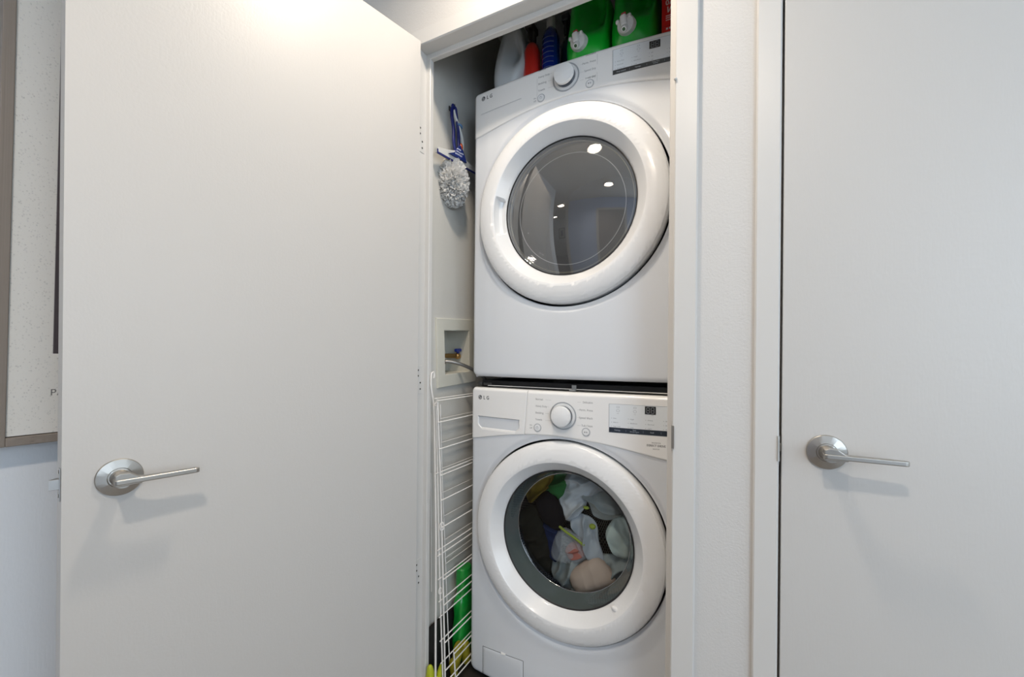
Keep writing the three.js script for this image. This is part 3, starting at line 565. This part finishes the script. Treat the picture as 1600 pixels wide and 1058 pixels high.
// ---------------------------------------------------------------- things hanging on the closet wall
{
  const t = thing('wall_hook', 'small dark hook high on the left closet wall', 'hook', [-0.1, 1.967, 0.008]);
  part('hook_plate', rbox(0.004, 0.016, 0.012, 0.0015, 0.002, 0, 0), M.screw, t);
  part('hook_arm', tube([[0.003, 0.002, 0], [0.016, 0.000, 0], [0.022, 0.003, 0], [0.023, 0.009, 0]], 0.0022, 16, 8), M.screw, t);
}
{
  const t = thing('squeegee', 'grey and blue shower squeegee hanging above the white scrubber', 'squeegee', [-0.075, 1.775, 0]);
  const tilt = -0.087;                                // the blade dips a little towards the door
  const R = (g) => g.rotateX(-tilt);
  part('blade', R(rbox(0.0035, 0.016, 0.246, 0.0012, 0.012, -0.004, 0)), M.navy, t);
  part('blade_holder', R(new THREE.ExtrudeGeometry(new THREE.Shape([[-0.118, -0.004], [0.118, -0.004], [0.118, 0.006], [0.05, 0.016], [0.022, 0.028], [-0.024, 0.028], [-0.06, 0.018], [-0.118, 0.007]].map((p) => new THREE.Vector2(...p))), { depth: 0.010, bevelEnabled: true, bevelThickness: 0.0025, bevelSize: 0.0025, bevelSegments: 3 }).rotateY(Math.PI / 2).translate(0.002, 0, 0)), M.greyPlastic, t);
  const lab = canvasTexture(128, 64, (c, w, h) => { c.fillStyle = '#1c2f78'; c.fillRect(0, 0, w, h); c.fillStyle = '#dfe3ee'; for (const [x, y, a] of [[24, 20, 60], [16, 34, 84], [40, 47, 50]]) for (let k = 0; k < a; k += 9) c.fillRect(x + k, y - rnd() * 3, 6, 7); });
  const lg = new THREE.ExtrudeGeometry(new THREE.Shape([[-0.066, 0.004], [0.036, 0.004], [0.026, 0.022], [0.012, 0.044], [0.0, 0.052], [-0.012, 0.040], [-0.03, 0.018]].map((p) => new THREE.Vector2(...p))), { depth: 0.005, bevelEnabled: true, bevelThickness: 0.001, bevelSize: 0.001, bevelSegments: 2 });
  { const p = lg.attributes.position, uv = lg.attributes.uv; for (let k = 0; k < p.count; k++) uv.setXY(k, (p.getX(k) + 0.066) / 0.102, (p.getY(k) - 0.004) / 0.048); }
  part('label', R(lg.rotateY(Math.PI / 2).translate(0.0155, 0.002, 0)), std(lin(0.9, 0.9, 0.9), 0.4, { map: lab }), t, 'blue label with white print');
  part('label_tip', R(new THREE.SphereGeometry(0.010, 20, 12).scale(0.5, 1.3, 0.8).translate(0.018, 0.052, -0.010)), std(lin(0.42, 0.07, 0.02), 0.4), t, 'orange red tip of the label');
  part('handle', [tube([[0.010, 0.022, 0.012], [0.012, 0.034, -0.010], [0.011, 0.060, -0.022], [0.008, 0.095, -0.022], [0.003, 0.130, -0.010], [-0.002, 0.160, 0.004], [-0.006, 0.186, 0.014]], 0.0062, 50, 12)], M.greyPlastic, t);
  part('hanging_loop', new THREE.TorusGeometry(0.008, 0.0032, 10, 24).scale(1, 1.2, 1).rotateY(Math.PI / 2).translate(-0.006, 0.190, 0.011), M.navy, t);
  part('collar', new THREE.TorusGeometry(0.0085, 0.004, 10, 24).rotateX(Math.PI / 2 - 0.4).translate(0.004, 0.132, -0.012), std(lin(0.10, 0.22, 0.42), 0.35), t, 'pale blue collar on the handle');
}
{
  const t = thing('scrubber', 'white ruffled mesh scrubber hanging from a dark blue strap', 'scrubber', [-0.078, 1.70, 0.012]);
  part('strap', tube([[0.004, 0.262, -0.003], [0.003, 0.255, 0.012], [0.006, 0.225, 0.018], [0.010, 0.180, 0.012], [0.012, 0.135, 0.012], [0.012, 0.112, 0.004], [0.012, 0.098, -0.014], [0.013, 0.094, -0.028], [0.012, 0.110, -0.020], [0.009, 0.160, -0.020], [0.006, 0.205, -0.018], [0.004, 0.240, -0.010]], 0.0066, 120, 10, true).scale(0.8, 1, 1), M.navy, t);
  part('core', new THREE.SphereGeometry(0.042, 32, 24).scale(0.75, 1.35, 1), M.white, t);
  const petals = [], P = 1400;
  for (let k = 0; k < P; k++) {                        // ruffled net: narrow curled strips all round the core
    const a = Math.acos(1 - 2 * (k + 0.5) / P), b = k * 2.39996 + rnd() * 0.2;
    const n = new THREE.Vector3(Math.sin(a) * Math.cos(b), Math.cos(a), Math.sin(a) * Math.sin(b));
    const len = 0.016 + 0.014 * rnd(), wd = 0.0022 + 0.003 * rnd(), cu = (rnd() - 0.5) * 0.014;
    const g = grid(2, 3, (u, v) => [(u - 0.5) * 2 * wd * (0.6 + 0.7 * v), v * len, cu * v * v + 0.0016 * Math.cos(u * 6.28)]);
    g.rotateY(rnd() * 6.28).applyQuaternion(new THREE.Quaternion().setFromUnitVectors(new THREE.Vector3(0, 1, 0), n));
    petals.push(g.translate(n.x * 0.026, n.y * 0.060, n.z * 0.036));
  }
  const pm = part('ruffles', petals, phys(lin(0.86, 0.86, 0.85), 0.95, { side: THREE.DoubleSide, transmission: 0.45, thickness: 0 }), t); pm.userData.kind = 'stuff';
}

// ---------------------------------------------------------------- on top of the dryer
const TOP = EYE - 0.083 + 0.9786;
// a rounded block pushed in and out by shape(p)
function soft(a, b, c, e, shape, nu = 96, nv = 72) {
  const pw = (x) => Math.sign(x) * Math.abs(x) ** e;
  return grid(nu, nv, (u, v) => {
    const t = u * Math.PI * 2, f = (v - 0.5) * Math.PI;
    let p = [a * pw(Math.cos(f)) * pw(Math.cos(t)), b * (1 + (Math.abs(Math.sin(f)) > 0.9999 ? Math.sign(f) : pw(Math.sin(f)))), c * pw(Math.cos(f)) * pw(Math.sin(t))];
    return shape ? shape(p) : p;
  }, true, true);
}
const green = phys(lin(0.004, 0.50, 0.03), 0.3, { clearcoat: 0.4, clearcoatRoughness: 0.2 });
const jugGeo = soft(0.0715, 0.135, 0.115, 0.42, ([x, y, z]) => {
  const front = smooth(0, 0.08, z);
  const boss = Math.exp(-(((x + 0.012) / 0.045) ** 2) - ((y - 0.070) / 0.048) ** 2);
  const hollow = Math.exp(-((((x - 0.026) / 0.030) ** 2) ** 2) - (((y - 0.195) / 0.062) ** 2) ** 2);
  const shoulder = smooth(0.10, 0.20, y);
  return [x * (1 - 0.05 * shoulder), y, z + front * (0.022 * boss - 0.055 * hollow - 0.016 * shoulder + 0.010 * Math.exp(-(((x + 0.034) / 0.016) ** 2)) * shoulder)];
});
function jug(x, label) {
  const t = thing('detergent_jug', label, 'detergent jug', [x, TOP, -0.15], 0, 'green detergent jugs on the dryer');
  part('body', jugGeo, green, t);
  const s = sub('spout', t, [-0.013, 0.073, 0.135]); s.rotation.set(0.18, -0.12, 0.1);
  part('cap', turned([[0.0, 0.013], [0.018, 0.0125], [0.0235, 0.010], [0.0262, 0.004], [0.0268, -0.010], [0.024, -0.012], [0.0, -0.012]].reverse(), 64, 0.6), M.white, s);
  part('tap_block', [rbox(0.019, 0.030, 0.016, 0.006, -0.002, 0.008, 0.016), rbox(0.012, 0.012, 0.012, 0.005, -0.021, 0.014, 0.010), rbox(0.012, 0.012, 0.010, 0.004, 0.014, 0.016, 0.010)], M.white, s);
  part('nozzle', turned([[0.004, 0.020], [0.0072, 0.020], [0.0085, 0.012], [0.009, 0.0]].reverse(), 32, 0.5).rotateX(0.7).translate(-0.001, -0.008, 0.012), M.white, s);
  part('nozzle_hole', new THREE.CylinderGeometry(0.0044, 0.0044, 0.002, 20).rotateX(Math.PI / 2 + 0.7).translate(-0.001, -0.0205, 0.0272), std(lin(0.05, 0.12, 0.05), 0.5), s);
  part('button', rbox(0.014, 0.007, 0.012, 0.003, 0.0, 0.0245, 0.014), std(lin(0.55, 0.10, 0.09), 0.4), s, 'red button on top of the tap');
  return t;
}
jug(0.382, 'left of the two green jugs with white tap lids standing on the dryer');
jug(0.527, 'right of the two green jugs with white tap lids, next to the red box');
{
  const t = thing('detergent_box', 'red carton with white lettering on the right end of the dryer top', 'box', [0.655, TOP, -0.065]);
  const pr = canvasTexture(256, 512, (c, w, h) => {
    c.fillStyle = '#d9211c'; c.fillRect(0, 0, w, h); c.fillStyle = '#f3dcd8';
    c.font = 'italic bold 62px sans-serif'; c.fillText('Vu', 30, 296); c.font = 'bold 52px sans-serif'; c.fillText('0/', 28, 240);
    for (const [y, l] of [[314, 90], [329, 70], [345, 90]]) for (let k = 0; k < l; k += 11) c.fillRect(32 + k, y, 8, 9);
    c.fillStyle = '#b31712'; c.fillRect(0, 388, w, 4); c.fillStyle = '#f3dcd8'; for (let k = 0; k < 4; k++) c.fillRect(34 + k * 22, 404, 15, 15);
  });
  const g = rbox(0.092, 0.20, 0.06, 0.003, 0, 0.10, 0);
  uvBox(g, -0.046, 0.046, 0, 0.20);
  part('carton', g, std(lin(0.92, 0.92, 0.92), 0.45, { map: pr }), t);
  part('pour_flap', rbox(0.088, 0.003, 0.056, 0.001, 0, 0.2015, 0), std(lin(0.55, 0.03, 0.02), 0.45), t);
}
{
  const milk = phys(lin(0.62, 0.65, 0.67), 0.4, { transmission: 0 });
  const t = thing('bleach_jug', 'whitish plastic jug with a hollow handle at the left end of the dryer top', 'jug', [0.098, TOP, -0.115]);
  part('body', soft(0.064, 0.140, 0.080, 0.55, ([x, y, z]) => {
    const up = smooth(0.09, 0.25, y), hol = Math.exp(-(((x - 0.022) / 0.024) ** 2) - ((y - 0.158) / 0.050) ** 2);
    if (x > 0) x *= 0.55 + 0.45 * smooth(0.0, 0.10, y);
    return [x * (1 - 0.35 * up) + 0.006 * smooth(0.02, 0.12, y), y, z * (1 - 0.25 * up) - smooth(0, 0.05, z) * 0.055 * hol];
  }), milk, t);
  part('cap', upright([[0.0, 0.032], [0.02, 0.032], [0.022, 0.028], [0.022, 0.0]], 32).translate(0.0, 0.268, 0), std(lin(0.05, 0.12, 0.45), 0.4), t);
}
function sprayBottle(name, label, cat, pos, r, h, bodyM, neckM, o = {}) {
  const t = thing(name, label, cat, pos);
  part('body', upright([[0, 0], [r * 0.9, 0], [r, 0.006], [r * 1.0, h * 0.5], [r * 0.96, h * 0.82], [r * 0.7, h * 0.95], [r * 0.45, h], [0, h]], 40), bodyM, t);
  part('neck', upright([[r * 0.45, h - 0.002], [r * 0.5, h + 0.01], [r * 0.5, h + 0.035], [r * 0.42, h + 0.04], [0, h + 0.04]], 32), neckM, t);
  if (o.trigger) part('trigger_head', [rbox(r * 1.0, 0.024, r * 2.0, 0.006, 0, h + 0.05, 0.006), rbox(0.010, 0.05, 0.010, 0.003, 0, h + 0.018, r * 0.9)], neckM, t);
  return t;
}
{
  const t = sprayBottle('spray_bottle', 'red bottle with a dark neck between the white jug and the blue bottle', 'bottle', [0.178, TOP, -0.085], 0.029, 0.175, phys(lin(0.68, 0.03, 0.02), 0.3, { clearcoat: 0.5 }), std(lin(0.03, 0.025, 0.02), 0.5), { trigger: true });
  part('foot_label', upright([[0.0293, 0.012], [0.0298, 0.014], [0.0300, 0.045], [0.0296, 0.047]], 40), std(lin(0.20, 0.10, 0.05), 0.5), t);
  const b = sprayBottle('cleaner_bottle', 'bright blue ribbed bottle beside the red bottle', 'bottle', [0.247, TOP, -0.085], 0.030, 0.205, phys(lin(0.004, 0.018, 0.20), 0.2, { clearcoat: 0.6 }), std(lin(0.5, 0.5, 0.48), 0.5), {});
  const ribs = [];
  for (let k = 0; k < 7; k++) ribs.push(new THREE.TorusGeometry(0.0302, 0.0013, 6, 32, Math.PI * 0.45).rotateX(Math.PI / 2).rotateY(-0.85).translate(0, 0.06 + k * 0.0165, 0));
  for (const r of ribs) part('rib', r, std(lin(0.10, 0.12, 0.22), 0.4), b);
  part('label', new THREE.CylinderGeometry(0.0306, 0.0306, 0.04, 32, 1, true, -0.7, 1.3).translate(0, 0.035, 0), std(lin(0.25, 0.33, 0.42), 0.45, { side: THREE.DoubleSide }), b);
  sprayBottle('cleaner_bottle', 'dark teal bottle behind the ribbed blue one, left of the green jugs', 'bottle', [0.288, TOP, -0.14], 0.027, 0.20, phys(lin(0.01, 0.035, 0.07), 0.25, { clearcoat: 0.5 }), std(lin(0.05, 0.05, 0.06), 0.5), { trigger: true });
  sprayBottle('cleaner_bottle', 'low purple bottle behind the white jug and the red bottle', 'bottle', [0.150, TOP, -0.165], 0.030, 0.12, phys(lin(0.12, 0.06, 0.16), 0.3, { clearcoat: 0.5 }), std(lin(0.4, 0.4, 0.42), 0.5), {});
}

// ---------------------------------------------------------------- on the floor beside the washer
{
  const t = thing('bag', 'flat black bag standing against the closet wall behind the drying rack', 'bag', [-0.0908, 0, -0.15]);
  part('body', grid(40, 24, (u, v) => { const a = u * Math.PI * 2, y = 0.186 * v, k = 0.0075 * (1 - 0.5 * v); return [Math.cos(a) * k + 0.0015 * Math.sin(y * 60 + a * 2), v === 1 ? y + 0.0 : y, Math.sin(a) * (0.27 - 0.006 * Math.sin(y * 30))]; }, true, true), M.vinyl, t);
  part('top_hem', new THREE.TorusGeometry(0.27, 0.0024, 6, 60).rotateX(Math.PI / 2).scale(0.018, 1, 1).translate(0, 0.185, 0), std(lin(0.05, 0.035, 0.025), 0.6), t);
}
{
  const t = thing('soap_bottle', 'tall green plastic bottle on the floor between the rack and the washer', 'bottle', [-0.058, 0, -0.046]);
  t.scale.set(1, 1.1, 1);
  const gm = phys(lin(0.004, 0.26, 0.03), 0.3, { clearcoat: 0.5, clearcoatRoughness: 0.15 });
  part('body', soft(0.026, 0.115, 0.048, 0.6, ([x, y, z]) => { const w = 1 - 0.14 * Math.exp(-(((y - 0.15) / 0.03) ** 2)) - 0.2 * smooth(0.19, 0.235, y); return [x * w, y, z * w]; }, 64, 48), gm, t);
  part('neck', upright([[0.030, 0.200], [0.028, 0.25], [0.0, 0.25]], 32).scale(0.74, 1, 1), gm, t);
  part('cap', upright([[0.0, 0.302], [0.029, 0.302], [0.033, 0.298], [0.035, 0.25], [0.035, 0.240], [0.0, 0.240]], 32).scale(0.74, 1, 1), gm, t);
}
function lump(seed, pts) {                             // soft bulging fingers of a crumpled rubber glove
  return pts.map(([x, y, z, a, b, c, tx, tz], k) => { const g = soft(a, b, c, 0.85, ([p, q, r]) => { const w = 1 + 0.08 * Math.sin(q * 90 + k + seed); return [p * w, q - b, r * w]; }, 32, 24); g.rotateX(tx).rotateZ(tz); return g.translate(x, y, z); });
}
{
  const ol = std(lin(0.28, 0.24, 0.012), 0.5), li = std(lin(0.42, 0.47, 0.02), 0.45);
  const t = thing('rubber_glove', 'olive yellow crumpled rubber glove on the floor in front of the green bottle', 'rubber glove', [-0.03, 0, 0.01]);
  for (const g of lump(1, [[0.0, 0.046, -0.030, 0.016, 0.044, 0.018, 0.12, 0.05], [-0.002, 0.034, 0.040, 0.014, 0.034, 0.013, 0.1, 0.08]])) part('finger', g, ol, t);
  part('cuff', lump(2, [[-0.010, 0.058, 0.006, 0.014, 0.040, 0.022, -0.5, 0.1]])[0], ol, t);
  const b = thing('rubber_glove', 'lime yellow crumpled rubber glove on the floor nearest the door jamb', 'rubber glove', [-0.045, 0, 0.135]);
  for (const g of lump(3, [[-0.006, 0.048, 0.014, 0.014, 0.056, 0.015, 0.05, 0.03], [0.006, 0.050, -0.016, 0.010, 0.042, 0.010, -0.3, -0.05], [0.008, 0.034, -0.002, 0.010, 0.032, 0.011, 0.25, -0.05]])) part('finger', g, li, b);
}

// ---------------------------------------------------------------- laundry behind the washer glass
const LX = HW, net = dataTexture(64, (u, v) => { const f = (a) => Math.abs(a - Math.round(a)); const on = Math.min(f(u * 4), f(v * 4)) < 0.10 ? 225 : 25; return [on, on, on]; });
net.repeat.set(110, 110);
// a crumpled garment: its outline, its front bulging towards the glass and creased, its back rounded
function garment(name, label, category, outline, z, thick, fold, mat, seed, group) {
  const pts = outline.map(([x, y]) => new THREE.Vector3(x, y, 0)), c = pts.reduce((a, p) => a.add(p), new THREE.Vector3()).multiplyScalar(1 / pts.length);
  const curve = new THREE.CatmullRomCurve3(pts, true, 'centripetal'), N = 110, Mv = 44, edge = [...Array(N)].map((_, k) => curve.getPoint(k / N));
  const t = thing(name, label, category, [LX + c.x, c.y, z], 0, group);
  const ang = seed * 1.7, ca = Math.cos(ang), sa = Math.sin(ang);
  const cg = grid(N, Mv, (u, v) => {
    const e = edge[Math.round(u * N) % N], s = v < 0.62 ? v / 0.62 : (1 - v) / 0.38, x = (e.x - c.x) * s, y = (e.y - c.y) * s;
    const dome = Math.sqrt(Math.max(0, 1 - s ** 2.6));
    if (v >= 0.62) return [x, y, -thick * 0.8 * dome];
    const p = x * ca + y * sa, q = -x * sa + y * ca;
    const warp = noise.noise(p * 14 + seed, q * 9, seed) * 0.9;
    const ridge = 1 - Math.abs(Math.sin(p * 42 + warp * 3.2 + seed)) , fine = noise.noise(p * 60, q * 26, seed * 3);
    return [x, y, thick * dome + 1.9 * fold * (ridge ** 1.6 - 0.4 + 0.55 * warp + 0.35 * fine) * Math.min(1, dome * 1.4)];
  }, true, false);
  for (let k = 0; k < cg.attributes.position.count; k++) cg.attributes.uv.setXY(k, cg.attributes.position.getX(k), cg.attributes.position.getY(k));
  part('cloth', cg, mat, t);
  return t;
}
weave.repeat.set(90, 90);
const cotton = (c) => phys(c, 0.9, { specularIntensity: 0.3, bumpMap: weave, bumpScale: 0.00008, side: THREE.DoubleSide });
const LG = 'laundry behind the washer glass';
garment('shirt', 'big white garment at the top of the load behind the washer glass', 'laundry', [[-0.035, 0.70], [0.018, 0.706], [0.069, 0.697], [0.103, 0.669], [0.066, 0.645], [0.027, 0.63], [0.032, 0.612], [0.023, 0.588], [-0.027, 0.537], [-0.056, 0.573], [-0.066, 0.613], [-0.05, 0.657]], -0.120, 0.030, 0.016, cotton(lin(0.66, 0.66, 0.72)), 1.3, LG);
garment('shirt', 'light grey garment with a rolled edge at the upper right of the load', 'laundry', [[0.021, 0.655], [0.08, 0.664], [0.125, 0.64], [0.15, 0.595], [0.10, 0.564], [0.054, 0.572], [0.038, 0.609], [0.018, 0.631]], -0.124, 0.028, 0.014, cotton(lin(0.44, 0.45, 0.46)), 2.7, LG);
garment('towel', 'pale white cloth pressed against the right side of the washer glass', 'laundry', [[0.096, 0.53], [0.132, 0.585], [0.168, 0.585], [0.182, 0.514], [0.168, 0.455], [0.125, 0.465], [0.1, 0.502]], -0.125, 0.034, 0.010, cotton(lin(0.58, 0.64, 0.63)), 4.1, LG);
garment('cloth', 'mustard yellow cloth at the upper left of the load', 'laundry', [[-0.193, 0.61], [-0.181, 0.661], [-0.123, 0.702], [-0.085, 0.709], [-0.090, 0.659], [-0.137, 0.605], [-0.175, 0.575]], -0.120, 0.028, 0.016, cotton(lin(0.20, 0.13, 0.018)), 5.2, LG);
garment('cloth', 'green cloth between the mustard and the big white garment', 'laundry', [[-0.146, 0.604], [-0.108, 0.634], [-0.09, 0.677], [-0.071, 0.698], [-0.03, 0.695], [-0.039, 0.651], [-0.062, 0.605], [-0.108, 0.604], [-0.131, 0.575]], -0.128, 0.030, 0.014, cotton(lin(0.035, 0.16, 0.045)), 6.6, LG);
garment('pouch', 'black pouch lying in the middle left of the load', 'laundry', [[-0.146, 0.593], [-0.101, 0.633], [-0.064, 0.607], [-0.04, 0.545], [-0.058, 0.505], [-0.112, 0.52], [-0.136, 0.552]], -0.112, 0.026, 0.003, cotton(lin(0.006, 0.005, 0.008)), 7.4, LG);
garment('trousers', 'black trousers along the left side of the load', 'laundry', [[-0.212, 0.543], [-0.146, 0.571], [-0.118, 0.509], [-0.096, 0.436], [-0.10, 0.345], [-0.153, 0.355], [-0.194, 0.427], [-0.215, 0.494]], -0.126, 0.032, 0.008, cotton(lin(0.012, 0.012, 0.010)), 8.8, LG);
garment('cloth', 'navy blue cloth just under the black pouch', 'laundry', [[-0.121, 0.535], [-0.065, 0.518], [-0.06, 0.461], [-0.078, 0.385], [-0.11, 0.42]], -0.130, 0.022, 0.006, cotton(lin(0.012, 0.022, 0.075)), 9.9, LG);
garment('underwear', 'coral pink garment inside the small mesh bag', 'laundry', [[-0.040, 0.443], [-0.016, 0.472], [0.018, 0.470], [0.033, 0.445], [0.005, 0.420], [-0.03, 0.418]], -0.120, 0.026, 0.006, cotton(lin(0.50, 0.17, 0.14)), 10.4, LG);
const netM = (c, o) => std(c, 0.6, { alphaMap: net, transparent: true, opacity: o, side: THREE.DoubleSide });
garment('mesh_bag', 'small white mesh laundry bag holding the coral pink garment', 'laundry bag', [[-0.082, 0.465], [-0.050, 0.515], [0.022, 0.488], [0.044, 0.443], [-0.014, 0.402], [-0.086, 0.405]], -0.116, 0.024, 0.005, netM(lin(0.68, 0.68, 0.74), 1), 11.3, LG);
garment('mesh_bag', 'sheer white laundry bag gathered in the centre of the load', 'laundry bag', [[-0.026, 0.558], [0.028, 0.571], [0.064, 0.546], [0.073, 0.489], [0.088, 0.432], [0.034, 0.427], [0.009, 0.479], [-0.010, 0.517]], -0.124, 0.022, 0.016, phys(lin(0.60, 0.62, 0.70), 0.7, { transparent: true, opacity: 0.72, side: THREE.DoubleSide }), 12.9, LG);
garment('bra', 'beige padded cup at the bottom of the load', 'laundry', [[-0.024, 0.361], [0.014, 0.410], [0.07, 0.443], [0.113, 0.414], [0.132, 0.379], [0.073, 0.334], [0.004, 0.312]], -0.116, 0.034, 0.0006, cotton(lin(0.60, 0.44, 0.37)), 13.1, LG);
garment('mesh_bag', 'grey mesh laundry bag along the bottom of the load around the beige cup', 'laundry bag', [[-0.085, 0.405], [-0.10, 0.34], [-0.04, 0.300], [0.039, 0.302], [0.142, 0.360], [0.178, 0.430], [0.155, 0.462], [0.10, 0.45], [0.04, 0.44], [-0.03, 0.42]], -0.138, 0.026, 0.016, cotton(lin(0.34, 0.36, 0.37)), 14.6, LG);
{
  const t = thing('drawstring', 'lime green drawstring of the sheer bag running across the load', 'drawstring', [LX, 0, 0]);
  const lime = std(lin(0.34, 0.40, 0.05), 0.6);
  part('cord', tube([[-0.054, 0.524, -0.096], [-0.030, 0.514, -0.090], [0.000, 0.500, -0.090], [0.033, 0.480, -0.092]], 0.0042, 30, 8).scale(1, 1, 1), lime, t);
  part('knot', new THREE.SphereGeometry(0.010, 16, 12).scale(1.1, 0.9, 0.7).translate(0.058, 0.545, -0.098), lime, t);
  part('knot', new THREE.SphereGeometry(0.008, 16, 12).scale(1.3, 0.7, 0.7).translate(0.036, 0.601, -0.100), lime, t);
}
renderer.render(scene, camera);
